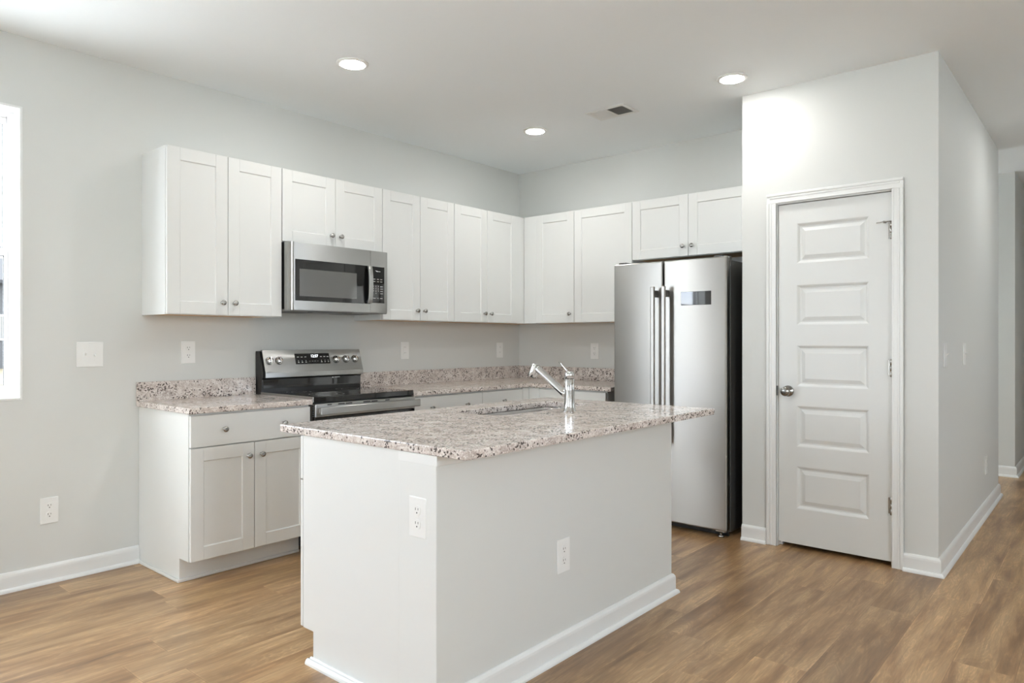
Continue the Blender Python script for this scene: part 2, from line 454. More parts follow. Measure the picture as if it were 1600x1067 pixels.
# ---- windows
def sash_unit(root, F, u0, u1, z0, z1, n0, hung=True, glass='window_glass'):
    """vinyl frame + two sashes + glass; n measured inwards-to-room, n0 = room face of the frame"""
    fw = .022
    f = MB()
    f.box(u0, u0 + fw, n0 - .07, n0, z0, z1, .002, 1, F); f.box(u1 - fw, u1, n0 - .07, n0, z0, z1, .002, 1, F)
    f.box(u0 + fw, u1 - fw, n0 - .07, n0, z1 - fw, z1, .002, 1, F); f.box(u0 + fw, u1 - fw, n0 - .07, n0, z0, z0 + fw, .002, 1, F)
    f.build('window_frame', 'vinyl', root)
    zm = z0 + (z1 - z0) * .505 if hung else None
    rows = [(z0 + fw, zm + .022, n0 - .03, n0 - .008), (zm - .022, z1 - fw, n0 - .058, n0 - .034)] if hung else [(z0 + fw, z1 - fw, n0 - .05, n0 - .02)]
    for a, b, na, nb in rows:
        s = MB(); sw = .016 if hung else .05
        s.box(u0 + fw, u0 + fw + sw, na, nb, a, b, .002, 1, F); s.box(u1 - fw - sw, u1 - fw, na, nb, a, b, .002, 1, F)
        s.box(u0 + fw + sw, u1 - fw - sw, na, nb, b - .036, b, .002, 1, F); s.box(u0 + fw + sw, u1 - fw - sw, na, nb, a, a + .036, .002, 1, F)
        so = s.build('sash', 'vinyl', root)
        g = MB(); nc = (na + nb) / 2; gx0, gx1, gz0, gz1 = u0 + fw + sw - .003, u1 - fw - sw + .003, a + .033, b - .033
        g.quad([(gx0, nc, gz0), (gx1, nc, gz0), (gx1, nc, gz1), (gx0, nc, gz1)], F)
        g.build('pane', glass, so)
        k = MB(); kk = .003
        k.box(gx0 + .002, gx0 + .002 + kk, nc + .001, nc + .005, gz0, gz1, 0, 1, F); k.box(gx1 - .002 - kk, gx1 - .002, nc + .001, nc + .005, gz0, gz1, 0, 1, F)
        k.box(gx0, gx1, nc + .001, nc + .005, gz0 + .002, gz0 + .002 + kk, 0, 1, F); k.box(gx0, gx1, nc + .001, nc + .005, gz1 - .002 - kk, gz1 - .002, 0, 1, F)
        k.build('gasket', 'gasket', so)


def window(name, F, u0, u1, z0, z1, depth, label, twin, hung=True, glass='window_glass'):
    root = thing(name, F(((u0 + u1) / 2, 0, z0)), label, 'window', kind='structure')
    j = MB(); th = .012; pr = .003     # jamb boards lining the opening, a hair proud of the wall
    j.box(u0, u0 + th, -depth, pr, z0, z1, .0015, 1, F); j.box(u1 - th, u1, -depth, pr, z0, z1, .0015, 1, F)
    j.box(u0 + th, u1 - th, -depth, pr, z1 - th, z1, .0015, 1, F)
    j.build('jamb', 'trim_paint', root)
    s = MB(); s.box(u0 + th, u1 - th, -depth, pr, z0, z0 + th, .0015, 1, F); s.build('sill', 'trim_paint', root)
    a0, a1 = u0 + th, u1 - th
    if twin:
        mid = (a0 + a1) / 2
        mu = MB(); mu.box(mid - .03, mid + .03, -depth - .01, -depth + .02, z0 + th, z1 - th, .002, 1, F); mu.build('mullion', 'vinyl', root)
        sash_unit(root, F, a0, mid - .03, z0 + th, z1 - th, -depth + .002, hung, glass); sash_unit(root, F, mid + .03, a1, z0 + th, z1 - th, -depth + .002, hung, glass)
    else:
        sash_unit(root, F, a0, a1, z0 + th, z1 - th, -depth + .002, hung, glass)
    return root


window('window_1', FA, WY0, WY1, WZ0, WZ1, .10, 'white vinyl window at the far left of the range wall', True, True, 'dimming_glass')
FR = Fr((0, -8.2, 0), (-1, 0, 0), (0, 1, 0))
window('window_2', FR, -1.10, -.45, .02, 2.10, .10, 'glazed patio door in the rear living room wall', False, False)
window('window_3', FR, -5.25, -4.35, .88, 2.38, .10, 'narrow window in the rear living room wall', False)
window('fill_window_right', Fr((6.4, 0, 0), (0, -1, 0), (-1, 0, 0)), 3.4, 4.4, .90, 2.40, .10, 'unseen window added in the right wall to light the room', False, True)  # out of view, added as fill light for surfaces facing right
window('fill_window_hall', Fr((6.4, 0, 0), (0, -1, 0), (-1, 0, 0)), -1.10, -.7, .90, 2.40, .10, 'unseen narrow window added to light the pantry side wall', False, True)  # out of view, added to throw daylight on the hallway side wall
window('window_4', Fr((0, 0, 0), (0, 1, 0), (1, 0, 0)), 1.93, 2.74, .18, 2.12, .10, 'tall window at the end of the hall opening', False)


# ---- baseboards with shoe moulding
def base_profile(T, u0, u1, n0=0, h=.095, m0=0, m1=0, shoe=True):
    """list of section points (n, z), swept along u; m0/m1 = +1 outside mitre, -1 inside mitre, 0 square"""
    prof = [(0, 0), (.030, 0), (.0295, .007), (.026, .014), (.020, .0185), (.015, .019), (.015, h - .022), (.0135, h - .012), (.009, h - .004), (.004, h), (0, h)]
    mb_ = bmesh.new()
    A = [mb_.verts.new((u0 - m0 * n, n0 + n, z)) for n, z in prof]; B = [mb_.verts.new((u1 + m1 * n, n0 + n, z)) for n, z in prof]
    k = len(prof)
    mb_.faces.new(A); mb_.faces.new(B)
    for i in range(k): mb_.faces.new((A[i], A[(i + 1) % k], B[(i + 1) % k], B[i]))
    return mb_


def baseboard(name, runs, label, parent=None):
    mb = MB()
    for T, u0, u1, m0, m1 in runs: mb._add(base_profile(T, u0, u1, 0, .095, m0, m1), T)
    o = mb.build(name, 'trim_paint', parent)
    if parent is None: tag(o, label, 'baseboard', kind='structure')
    return o


FP = Fr((0, PY, 0), (1, 0, 0), (0, -1, 0))
FS = Fr((3.425, 0, 0), (0, 1, 0), (1, 0, 0))
FH = Fr((0, 2.83, 0), (1, 0, 0), (0, -1, 0))
FH2 = Fr((3.447, 0, 0), (0, 1, 0), (1, 0, 0))
FAL = Fr((0, 1.841, 0), (-1, 0, 0), (0, 1, 0))
baseboard('baseboard_left', [(FA, -8.2, -3.294, 0, 0)], 'white baseboard under the window wall')
baseboard('baseboard_pantry_left', [(FP, 2.37, 2.524, 0, 0)], 'short white baseboard between refrigerator and pantry door')
baseboard('baseboard_pantry_right', [(FP, 3.262, 3.425, 0, 1), (FS, PY, 1.841, 1, 1), (FAL, -3.425, -.03, 1, 0)], 'white baseboard wrapping the pantry corner into the hall')
baseboard('baseboard_hall', [(FH, 0.03, 3.447, 0, 1), (FH2, 2.83, 6.2, 1, 0)], 'white baseboard on the far hallway wall')
baseboard('baseboard_right', [(Fr((6.4, 0, 0), (0, -1, 0), (-1, 0, 0)), -6.2, 8.2, 0, 0)], 'white baseboard on the right living room wall')

# ---- pantry door
d = thing('door_1', ((2.591 + 3.201) / 2, PY, 0), 'closed white five-panel pantry door beside the refrigerator', 'door', kind='structure')
dn = -.012                              # door face sits a little behind the wall face
x0, x1, z0, z1 = 2.591, 3.201, .028, 2.044
mb = MB()
px0, px1 = 2.697, 3.089
pz = [(.240, .488), (.606, .847), (.962, 1.204), (1.326, 1.561), (1.690, 1.925)]
T = FP
mb.quad([(x0, dn, z0), (px0, dn, z0), (px0, dn, z1), (x0, dn, z1)], T); mb.quad([(px1, dn, z0), (x1, dn, z0), (x1, dn, z1), (px1, dn, z1)], T)
zz = [z0] + [q for ab in pz for q in ab] + [z1]
for a, b in zip(zz[0::2], zz[1::2]): mb.quad([(px0, dn, a), (px1, dn, a), (px1, dn, b), (px0, dn, b)], T)
for a, b in pz:
    mb.rings(px0, px1, a, b, [(0, dn), (.006, dn - .003), (.016, dn - .013), (.024, dn - .013), (.030, dn - .010), (.046, dn - .0035)], T)
bk = dn - .035
mb.quad([(x0, bk, z0), (x1, bk, z0), (x1, bk, z1), (x0, bk, z1)], T)
for a, b in (((x0, z0), (x1, z0)), ((x1, z0), (x1, z1)), ((x1, z1), (x0, z1)), ((x0, z1), (x0, z0))):
    mb.quad([(a[0], dn, a[1]), (b[0], dn, b[1]), (b[0], bk, b[1]), (a[0], bk, a[1])], T)
bmesh.ops.remove_doubles(mb.bm, verts=mb.bm.verts[:], dist=1e-5)
slab = mb.build('door_slab', 'door_paint', d)
mb = MB()
mb.box(DX0, 2.588, -.11, 0, 0, DZ1, .001, 1, FP); mb.box(3.204, DX1, -.11, 0, 0, DZ1, .001, 1, FP); mb.box(2.588, 3.204, -.11, 0, 2.049, DZ1, .001, 1, FP)
mb.box(2.588, 2.600, -.075, -.050, 0, 2.049, 0, 1, FP); mb.box(3.192, 3.204, -.075, -.050, 0, 2.049, 0, 1, FP); mb.box(2.600, 3.192, -.075, -.050, 2.037, 2.049, 0, 1, FP)
mb.build('door_jamb', 'trim_paint', d)
for hz in (1.833, 1.084, .333):
    mb = MB(); mb.lathe((3.2025, PY - .004, hz - .045), (0, 0, 1), [(.0035, -.004), (.0062, 0), (.0062, .029), (.0055, .0295), (.0055, .0305), (.0062, .031), (.0062, .059), (.0055, .0595), (.0055, .0605), (.0062, .061), (.0062, .09), (.0035, .094)], 12)
    mb.box(3.186, 3.202, PY + .0113, PY + .0125, hz - .044, hz + .044)
    hg = mb.build('hinge', 'brushed_nickel', d)
    if hz > 1.5:
        mb = MB(); pz_ = hz + .047
        mb.lathe((3.2025, PY - .004, pz_), (0, 0, 1), [(.007, 0), (.007, .004)], 12)
        mb.tube([(3.2025, PY - .006, pz_ + .002), (3.172, PY - .020, pz_), (3.135, PY - .030, pz_ - .004)], [.003, .003, .0028], 10)
        mb.lathe((3.172, PY - .008, pz_), (-.2, -1, 0), [(.006, -.012), (.0065, .01), (.004, .012)], 12)
        mb.build('door_stop', 'brushed_nickel', hg)
kx, kz = 2.647, .932
mb = MB(); mb.lathe((kx, PY + .012, kz), (0, -1, 0), [(.033, 0), (.033, .004), (.030, .008), (.016, .012), (.012, .020), (.012, .030), (.020, .036), (.027, .045), (.0285, .054), (.026, .062), (.018, .067), (.0, .069)], 28)
mb.build('door_knob', 'dark_nickel', d)
mb = MB(); mb.box(2.5800, 2.5900, -.0090, .0006, kz - .030, kz + .030, 0, 1, FP); mb.build('strike_plate', 'dark_nickel', d)
# casing
def casing(name, F, xi0, xi1, zi, w, label):
    mb = MB()
    def board(u0, u1, a, b, vert, outer):
        mb.box(u0, u1, 0, .0105, a, b, .002, 1, F)
        if vert:
            o = (u0, u0 + .016) if outer < 0 else (u1 - .016, u1); i = (u1 - .010, u1) if outer < 0 else (u0, u0 + .010)
            m_ = (u0 + .019, u0 + .030) if outer < 0 else (u1 - .030, u1 - .019)
            mb.box(o[0], o[1], 0, .0165, a, b, .003, 2, F); mb.box(i[0], i[1], 0, .0125, a, b, .002, 1, F); mb.box(m_[0], m_[1], 0, .0135, a, b, .002, 1, F)
        else:
            mb.box(u0, u1, 0, .0165, b - .016, b, .003, 2, F); mb.box(u0 + w - .010, u1 - w + .010, 0, .0125, a, a + .010, .002, 1, F); mb.box(u0 + .019, u1 - .019, 0, .0135, b - .030, b - .019, .002, 1, F)
    board(xi0 - w, xi0, 0, zi, True, -1); board(xi1, xi1 + w, 0, zi, True, 1); board(xi0 - w, xi1 + w, zi, zi + w, False, 0)
    o = mb.build(name, 'trim_paint'); tag(o, label, 'trim', kind='structure'); return o
casing('trim_1', FP, 2.583, 3.207, 2.056, .0575, 'white moulded casing around the pantry door')

# ------------------------------------------------------------------ cabinets
def knob(parent, F, u, n, z):
    mb = MB(); o = F((u, n, z)); ax = F.N
    mb.lathe(o, ax, [(.0085, 0), (.0085, .0015), (.0055, .003), (.005, .013), (.0085, .016), (.0145, .020), (.0155, .0235), (.0135, .0275), (.007, .0295), (0, .030)], 20)
    return mb.build('knob', 'brushed_nickel', parent)


def shaker(parent, F, u0, u1, z0, z1, n0, st=.068, th=.019, name='door'):
    mb = MB(); n1 = n0 + th; e = .0012
    mb.box(u0, u0 + st, n0, n1, z0, z1, e, 1, F); mb.box(u1 - st, u1, n0, n1, z0, z1, e, 1, F)
    mb.box(u0 + st, u1 - st, n0, n1 - .0004, z0, z0 + st, e, 1, F); mb.box(u0 + st, u1 - st, n0, n1 - .0004, z1 - st, z1, e, 1, F)
    # sloped inner edge and recessed panel
    mb.rings(u0 + st, u1 - st, z0 + st, z1 - st, [(-.0005, n1 - .0008), (.0035, n1 - .0068)], F)
    return mb.build(name, 'cabinet_paint', parent)


def slab_front(parent, F, u0, u1, z0, z1, n0, th=.019, name='drawer_front'):
    mb = MB(); mb.box(u0, u1, n0, n0 + th, z0, z1, .0015, 2, F)
    return mb.build(name, 'cabinet_paint', parent)


def upper_cabinet(F, u0, u1, z0, z1, depth, doors, label, cat='cabinet', left_skin=True):
    """doors: list of (u0, u1, knob_side or None)"""
    r = thing('wall_cabinet', F(((u0 + u1) / 2, 0, z0)), label, cat, 'white wall cabinets')
    mb = MB(); n1 = depth - .0225
    mb.box(u0 + .0005, u0 + .016, .001, n1, z0, z1, .0008, 1, F); mb.box(u1 - .016, u1 - .0005, .001, n1, z0, z1, .0008, 1, F)
    mb.box(u0 + .016, u1 - .016, .001, n1, z0 + .010, z1, 0, 1, F)
    mb.box(u0 + .016, u1 - .016, n1 - .019, n1, z0, z0 + .012, 0, 1, F)
    mb.build('carcass', 'cabinet_paint', r)
    b = MB(); b.box(u0 + .0165, u1 - .0165, .003, n1 - .0195, z0 + .004, z0 + .0095, 0, 1, F); tag(b.build('bottom_panel', 'birch_ply', r), 'unpainted birch plywood underside')
    lo = doors[0][0]; hi = doors[-1][1]
    fl = MB(); has = False
    if lo - u0 > .012: fl.box(u0 + .001, lo - .002, n1, n1 + .019, z0 + .001, z1 - .001, .001, 1, F); has = True
    if u1 - hi > .012: fl.box(hi + .002, u1 - .001, n1, n1 + .019, z0 + .001, z1 - .001, .001, 1, F); has = True
    if has: fl.build('filler_strip', 'cabinet_paint', r)
    else: fl.bm.free()
    for a, c, k in doors:
        dd = shaker(r, F, a, c, z0 + .003, z1 - .002, depth - .019)
        if k is not None: knob(dd, F, c - .034 if k == 'r' else a + .034, depth, z0 + .072)
    return r


UD, ZB, ZT, ZB2 = .321, 1.374, 2.274, 1.831
g = .0016
upper_cabinet(FA, -3.276, -2.600, ZB, ZT, UD, [(-3.274, -2.938 - g, 'r'), (-2.938 + g, -2.602, 'l')], 'tall white two-door wall cabinet at the left end of the row')
upper_cabinet(FA, -2.599, -1.8355, ZB2, ZT, UD, [(-2.597, -2.217 - g, 'r'), (-2.217 + g, -1.8375, 'l')], 'short white two-door wall cabinet above the microwave')
upper_cabinet(FA, -1.835, -1.1465, ZB, ZT, UD, [(-1.833, -1.491 - g, 'r'), (-1.491 + g, -1.1485, 'l')], 'white two-door wall cabinet just right of the microwave')
upper_cabinet(FA, -1.146, -.002, ZB, ZT, UD, [(-1.144, -.779 - g, 'r'), (-.779 + g, -.414, 'l')], 'white two-door wall cabinet on the range wall ending in the corner')
upper_cabinet(FB, .322, .8435, ZB, ZT, UD, [(.452, .8415, 'r')], 'white one-door wall cabinet right of the inside corner')
upper_cabinet(FB, .844, 1.3775, ZB, ZT, UD, [(.846, 1.3755, 'r')], 'white one-door wall cabinet partly behind the refrigerator')
upper_cabinet(FB, 1.378, 2.368, ZB2, ZT, UD, [(1.380, 1.834 - g, 'r'), (1.834 + g, 2.290, 'l')], 'short white two-door wall cabinet over the refrigerator')

CT0, CT1 = .8667, .8964
def base_cabinet(F, u0, u1, label, fronts, depth=.629, end_left=False, ub=None):
    """fronts: list of ('drawer', u0, u1, [knob u...]) / ('door', u0, u1, side)"""
    r = thing('base_cabinet', F(((u0 + u1) / 2, 0, 0)), label, 'cabinet', 'white base cabinets')
    n1 = depth - .0225; tk = .505; th = .122
    mb = MB()
    if ub is None: ub = u0
    mb.box(u0 + .016, u1 - .0005, .002, n1, th, CT0, 0, 1, F)
    prof = [(.002, 0), (tk, 0), (tk, th), (n1, th), (n1, CT0), (.002, CT0)]
    mb.prism([(a, b) for a, b in prof], 'x', u0 + .0005, u0 + .016, lambda q: F((q[0], q[1], q[2])))
    mb.build('carcass', 'cabinet_paint', r)
    k = MB(); k.box(u0 + .016, u1 - .0005, tk - .015, tk, 0, th, 0, 1, F); k.build('toe_kick', 'cabinet_paint', r)
    lo = min(f[1] for f in fronts); hi = max(f[2] for f in fronts)
    if u1 - hi > .012 or lo - u0 > .012:
        fl = MB()
        if u1 - hi > .012: fl.box(hi + .002, u1 - .001, n1, depth, th + .002, CT0 - .004, .001, 1, F)
        if lo - u0 > .012: fl.box(u0 + .001, lo - .002, n1, depth, th + .002, CT0 - .004, .001, 1, F)
        fl.build('filler_strip', 'cabinet_paint', r)
    for f in fronts:
        if f[0] == 'drawer':
            dd = slab_front(r, F, f[1], f[2], .696, CT0 - .012, depth - .019, .019)
            for ku in f[3]: knob(dd, F, ku, depth, .777)
        else:
            dd = shaker(r, F, f[1], f[2], th + .002, .690, depth - .019, .066, .019)
            knob(dd, F, f[2] - .036 if f[3] == 'r' else f[1] + .036, depth, .623)
    return r


b1 = base_cabinet(FA, -3.292, -2.602, 'white base cabinet left of the range with one wide drawer', [('drawer', -3.290, -2.606, [-3.118, -2.776]), ('door', -3.290, -2.948 - g, 'r'), ('door', -2.948 + g, -2.606, 'l')])
mb = MB(); mb.box(.03, .5045, -3.3045, -3.2915, 0, .016, .004, 2); mb.box(.489, .5175, -3.3045, -2.604, 0, .0155, .004, 2); mb.build('shoe_moulding', 'trim_paint', b1)
base_cabinet(FA, -1.836, -1.1635, 'white base cabinet right of the range, wide drawer with two knobs', [('drawer', -1.834, -1.1645, [-1.668, -1.330]), ('door', -1.834, -1.499 - g, 'r'), ('door', -1.499 + g, -1.1645, 'l')])
base_cabinet(FA, -1.162, -.002, 'white base cabinet of the range wall reaching into the corner', [('drawer', -1.160, -.705, [-.933]), ('door', -1.160, -.705, 'l')])
base_cabinet(FB, .630, 1.345, 'white base cabinet between the corner and the refrigerator', [('drawer', .735, 1.343, [1.04]), ('door', .735, 1.039 - g, 'r'), ('door', 1.039 + g, 1.343, 'l')])


# ------------------------------------------------------------------ countertops
def slab_top(name, outer, z0, z1, hole=None, hole_bev=.003):
    mb = MB(); tb = bmesh.new()
    loops = [outer] + ([hole] if hole else [])
    es = []
    for lp in loops:
        vs = [tb.verts.new((a, b, z0)) for a, b in lp]
        es += [tb.edges.new((vs[i], vs[(i + 1) % len(vs)])) for i in range(len(vs))]
    bmesh.ops.triangle_fill(tb, use_beauty=True, use_dissolve=False, edges=es)
    ex = bmesh.ops.extrude_face_region(tb, geom=tb.faces[:])
    for v in ex['geom']:
        if isinstance(v, bmesh.types.BMVert): v.co.z = z1
    bmesh.ops.recalc_face_normals(tb, faces=tb.faces[:])
    sel = [e for e in tb.edges if len(e.link_faces) == 2 and abs(e.link_faces[0].normal.z - e.link_faces[1].normal.z) > .5]
    corner = [e for e in tb.edges if abs(e.verts[0].co.z - e.verts[1].co.z) > .01 and len(e.link_faces) == 2 and e.link_faces[0].normal.dot(e.link_faces[1].normal) < .3]
    bmesh.ops.bevel(tb, geom=sel + corner, offset=.0035, segments=2, profile=.5, affect='EDGES')
    mb._add(tb, None)
    return mb


r = thing('countertop', (.3, -2.95, CT0), 'speckled pinkish granite worktop left of the range', 'countertop')
slab_top('worktop', [(.001, -3.307), (.648, -3.307), (.648, -2.601), (.001, -2.601)], CT0, CT1).build('worktop', 'granite', r)
mb = MB(); mb.box(.001, .021, -3.307, -2.601, CT1 - .001, 1.002, .002, 2); mb.build('backsplash', 'granite', r)
r = thing('countertop', (.5, -.6, CT0), 'L-shaped speckled granite worktop in the corner right of the range', 'countertop')
slab_top('worktop', [(.001, -1.837), (.648, -1.837), (.648, -.648), (1.40, -.648), (1.40, -.001), (.001, -.001)], CT0, CT1).build('worktop', 'granite', r)
mb = MB(); mb.box(.001, .021, -1.837, -.001, CT1 - .001, 1.002, .002, 2); mb.box(.0215, 1.40, -.021, -.001, CT1 - .001, 1.002, .002, 2); mb.build('backsplash', 'granite', r)

# ------------------------------------------------------------------ range
r = thing('electric_range', (.33, -2.2185, 0), 'freestanding stainless and black electric range', 'stove')
ry0, ry1 = -2.597, -1.840
mb = MB(); mb.box(.025, .63, ry0, ry1, .03, .872, .002, 1); mb.build('body', 'dark_grey', r)
for fx in (.08, .56):
    for fy in (ry0 + .05, ry1 - .05):
        mb = MB(); mb.lathe((fx, fy, 0), (0, 0, 1), [(.018, 0), (.018, .012), (.008, .014), (.008, .031)], 16); mb.build('foot', 'black_plastic', r)
mb = MB(); mb.box(.075, .645, ry0 - .001, ry1 + .001, .8745, .9085, .004, 2); ck = mb.build('cooktop', 'black_glass', r)
mb = MB(); mb.box(.0755, .6455, ry0 - .0018, ry0 + .004, .879, .9095, .001, 1); mb.build('side_trim', 'stainless_trim', r)
for (bx, by, br) in ((.22, -2.42, .075), (.22, -2.03, .095), (.49, -2.40, .105), (.49, -2.03, .075)):
    mb = MB()
    for q in (br, br * .62):
        tb = bmesh.new(); sg = 40
        A = [tb.verts.new((bx + q * math.cos(2 * PI * k / sg), by + q * math.sin(2 * PI * k / sg), .9087)) for k in range(sg)]
        B = [tb.verts.new((bx + (q - .0016) * math.cos(2 * PI * k / sg), by + (q - .0016) * math.sin(2 * PI * k / sg), .9087)) for k in range(sg)]
        for k in range(sg): tb.faces.new((A[k], A[(k + 1) % sg], B[(k + 1) % sg], B[k]))
        mb._add(tb, None)
    mb.build('burner_ring', 'white_print', ck)
# backguard: black lower riser, stainless tilted control fascia
mb = MB()
mb.prism([(.012, .86), (.082, .86), (.082, .985), (.094, .998), (.094, 1.033), (.050, 1.166), (.012, 1.166)], 'y', ry0, ry1, None)
bg = mb.build('backguard', 'black_plastic', r)
mb = MB(); mb.box(.0815, .0835, ry0 + .012, ry1 - .003, .930, .990, .001, 1); mb.build('riser_panel', 'black_glass', bg)
mb = MB()
mb.prism([(.060, .996), (.1065, .996), (.110, 1.000), (.110, 1.030), (.108, 1.034), (.0645, 1.171), (.046, 1.1715), (.046, 1.160), (.060, 1.160), (.098, 1.034), (.098, 1.004), (.060, 1.004)], 'y', ry0 + .012, ry1 + .002, None)
fas = mb.build('control_fascia', 'stainless_trim', r)
tv = Vector((-.0435, 0, .137)).normalized(); tn = Vector((tv.z, 0, -tv.x))
FC = Fr((.108, 0, 1.034), (0, 1, 0), tn, tv)
tl = .1437
mb = MB(); mb.box(-2.362, -2.098, -.002, .0012, .046, .118, .0005, 1, FC); dp = mb.build('display_panel', 'black_glass', r)
text_part('clock_digits', '12:57', .026, Fr(FC((-2.215, .0014, .099)), FC.U, FC.N, FC.Z), dp, 'clock_digits')
mb = MB()
for i, u in enumerate((-2.340, -2.312, -2.284, -2.165, -2.138, -2.113)):
    mb.box(u - .007, u + .007, .0012, .0015, .092, .097, 0, 1, FC)
    mb.box(u - .005, u + .005, .0012, .0015, .056, .062, 0, 1, FC); mb.box(u - .002, u + .002, .0012, .0015, .066, .072, 0, 1, FC)
for u in (-2.255, -2.235, -2.215, -2.195): mb.box(u - .006, u + .006, .0012, .0015, .064, .066, 0, 1, FC)
mb.build('touch_key_print', 'white_print', dp)
for ku in (-2.546, -2.480, -2.048, -1.970, -1.895):
    mb = MB(); o = FC((ku, 0, .073))
    mb.lathe(o, FC.N, [(.0265, .0005), (.0265, .003), (.024, .0045)], 28); bez = mb.build('control_knob', 'dark_nickel', r)
    mb = MB(); mb.lathe(o, FC.N, [(.021, .004), (.0205, .017), (.018, .0215), (0, .022)], 28)
    mb.box(ku - .0052, ku + .0052, .018, .030, .073 - .0195, .073 + .0195, .003, 2, FC); mb.build('knob_grip', 'chrome', bez)
# badge on the lower riser
FBg = Fr((.0837, -2.035, .984), (0, 1, 0), (1, 0, 0))
mb = MB(); mb.lathe(FBg((-.038, 0, 0)), (1, 0, 0), [(.006, 0), (.006, .0006)], 18, smooth=False)
mb.box(-.026, .020, 0, .0006, -.0025, .0025, 0, 1, FBg)
mb.build('badge', 'silver_print', bg)
# oven door with stainless band and flat bar handle
mb = MB(); mb.box(.630, .662, ry0 + .004, ry1 - .004, .205, .792, .003, 2); od = mb.build('oven_door', 'black_glass', r)
mb = MB(); mb.box(.630, .664, ry0 + .003, ry1 - .003, .793, .868, .003, 2); band = mb.build('door_band', 'stainless_trim', od)
for (a, b) in ((-2.515, -2.485), (-2.440, -2.394), (-2.386, -2.340), (-2.258, -2.205), (-2.197, -2.150), (-2.090, -2.055)):
    mb = MB(); mb.box(.6635, .6646, a, b, .8572, .8642); mb.build('vent_slot', 'dark_slot', band)
mb = MB(); mb.box(.697, .713, ry0 + .010, ry1 + .004, .808, .853, .005, 3); hd = mb.build('door_handle', 'stainless_trim', od)
for a in (ry0 + .016, ry1 - .040):
    mb = MB(); mb.box(.6640, .6975, a, a + .026, .817, .845, .003, 2); mb.build('handle_mount', 'chrome', hd)
mb = MB()
for k in range(5): mb.box(.632, .650, ry0 - .0005, ry0 + .0045, .800 + k * .013, .807 + k * .013, 0)
mb.build('side_vents', 'dark_slot', od)
mb = MB(); mb.box(.630, .660, ry0 + .004, ry1 - .004, .045, .198, .003, 2); mb.build('storage_drawer', 'stainless_trim', r)

# ------------------------------------------------------------------ microwave
r = thing('microwave', (.2, -2.2185, 1.415), 'stainless over-the-range microwave under the short wall cabinet', 'microwave')
my0, my1, mz0, mz1 = -2.596, -1.842, 1.418, 1.8285
mb = MB(); mb.box(.004, .340, my0 + .003, my1 - .003, mz0 + .006, mz1, .002, 1); mb.build('body', 'black_plastic', r)
SEAM = -1.998
def rounded_front(y0, y1, xb, xf, z0, z1, left, right, rad=.028, edge=.004):
    pts = [(xb, y0)]
    def arc(cx, cy, a0, a1):
        for k in range(7):
            a = a0 + (a1 - a0) * k / 6; pts.append((cx + rad * math.cos(a), cy + rad * math.sin(a)))
    if left: arc(xf - rad, y0 + rad, -PI / 2, 0)
    else: pts.append((xf, y0))
    if right: arc(xf - rad, y1 - rad, 0, PI / 2)
    else: pts.append((xf, y1))
    pts.append((xb, y1)); return pts
mb = MB(); mb.prism(rounded_front(my0, SEAM, .341, .398, 0, 0, True, False), 'z', mz0, mz1 - .002, None); dr = mb.build('door', 'stainless_trim', r)
mb = MB(); mb.prism(rounded_front(SEAM + .0015, my1, .341, .398, 0, 0, False, True), 'z', mz0, mz1 - .002, None); cp = mb.build('control_side', 'stainless_trim', r)
mb = MB(); mb.box(.396, .3995, -2.558, -2.000, 1.474, 1.724, .001, 1); wn_ = mb.build('door_glass', 'black_glass', dr)
mb = MB(); mb.box(.3993, .4001, -2.530, -2.110, 1.502, 1.667, 0); mb.build('viewing_window', 'oven_window', wn_)
mb = MB()
hp = [(.4200, 1.478), (.4265, 1.50), (.4315, 1.54), (.4335, 1.60), (.4315, 1.66), (.4265, 1.70), (.4200, 1.722)]
mb.prism([(a, b) for a, b in hp] + [(a - .012, b) for a, b in hp[::-1]], 'y', -2.034, -2.000, None, bev=.002, seg=2)
hd = mb.build('door_handle', 'stainless_trim', dr)
for a, b in ((1.479, 1.499), (1.701, 1.721)):
    mb = MB(); mb.box(.399, .416, -2.030, -2.004, a, b, .002, 1); mb.build('handle_mount', 'black_plastic', hd)
mb = MB(); mb.box(.396, .3995, -1.9955, -1.882, 1.482, 1.724, .001, 1); kp = mb.build('keypad', 'black_glass', cp)
FK = Fr((.3997, -1.939, 0), (0, 1, 0), (1, 0, 0))
mb = MB()
mb.lathe(FK((-.006, 0, 1.693)), (1, 0, 0), [(.0042, 0), (.0042, .0004)], 14, smooth=False)
mb.box(-.020, -.010, 0, .0004, 1.6945, 1.697, 0, 1, FK); mb.box(.000, .022, 0, .0004, 1.6905, 1.6935, 0, 1, FK)
mb.build('badge', 'silver_print', kp)
for row_, chars in enumerate(('123', '456', '789', ' 0 ')):
    for ci, ch in enumerate(chars):
        if ch != ' ': text_part('key_digit', ch, .0125, Fr(FK((-.034 + .0195 * ci, 0, 1.592 - .0155 * row_)), FK.U, FK.N), kp, 'silver_print')
marks = [(u_ - .008, u_ + .008, z_ - .0022, z_ + .0022) for z_ in (1.640, 1.624) for u_ in (-.028, .002, .030)]
marks += [(.021, .043, z_ - .002, z_ + .002) for z_ in (1.592, 1.5765, 1.561, 1.5455)]
marks += [(u_ - w_, u_ + w_, 1.511, 1.516) for u_, w_ in ((-.028, .011), (.002, .006), (.030, .010))]
for q in marks:
    mb = MB(); mb.box(q[0], q[1], 0, .0004, q[2], q[3], 0, 1, FK); mb.build('key_mark', 'white_print', kp)
mb = MB(); mb.box(.012, .386, my0 + .008, my1 - .008, 1.4125, 1.4235, .002, 1); bt = mb.build('underside', 'grey_metal', r)
mb = MB(); mb.box(.285, .365, -2.40, -2.12, 1.4100, 1.4128, .001, 1); mb.build('vent_grille', 'black_plastic', bt)
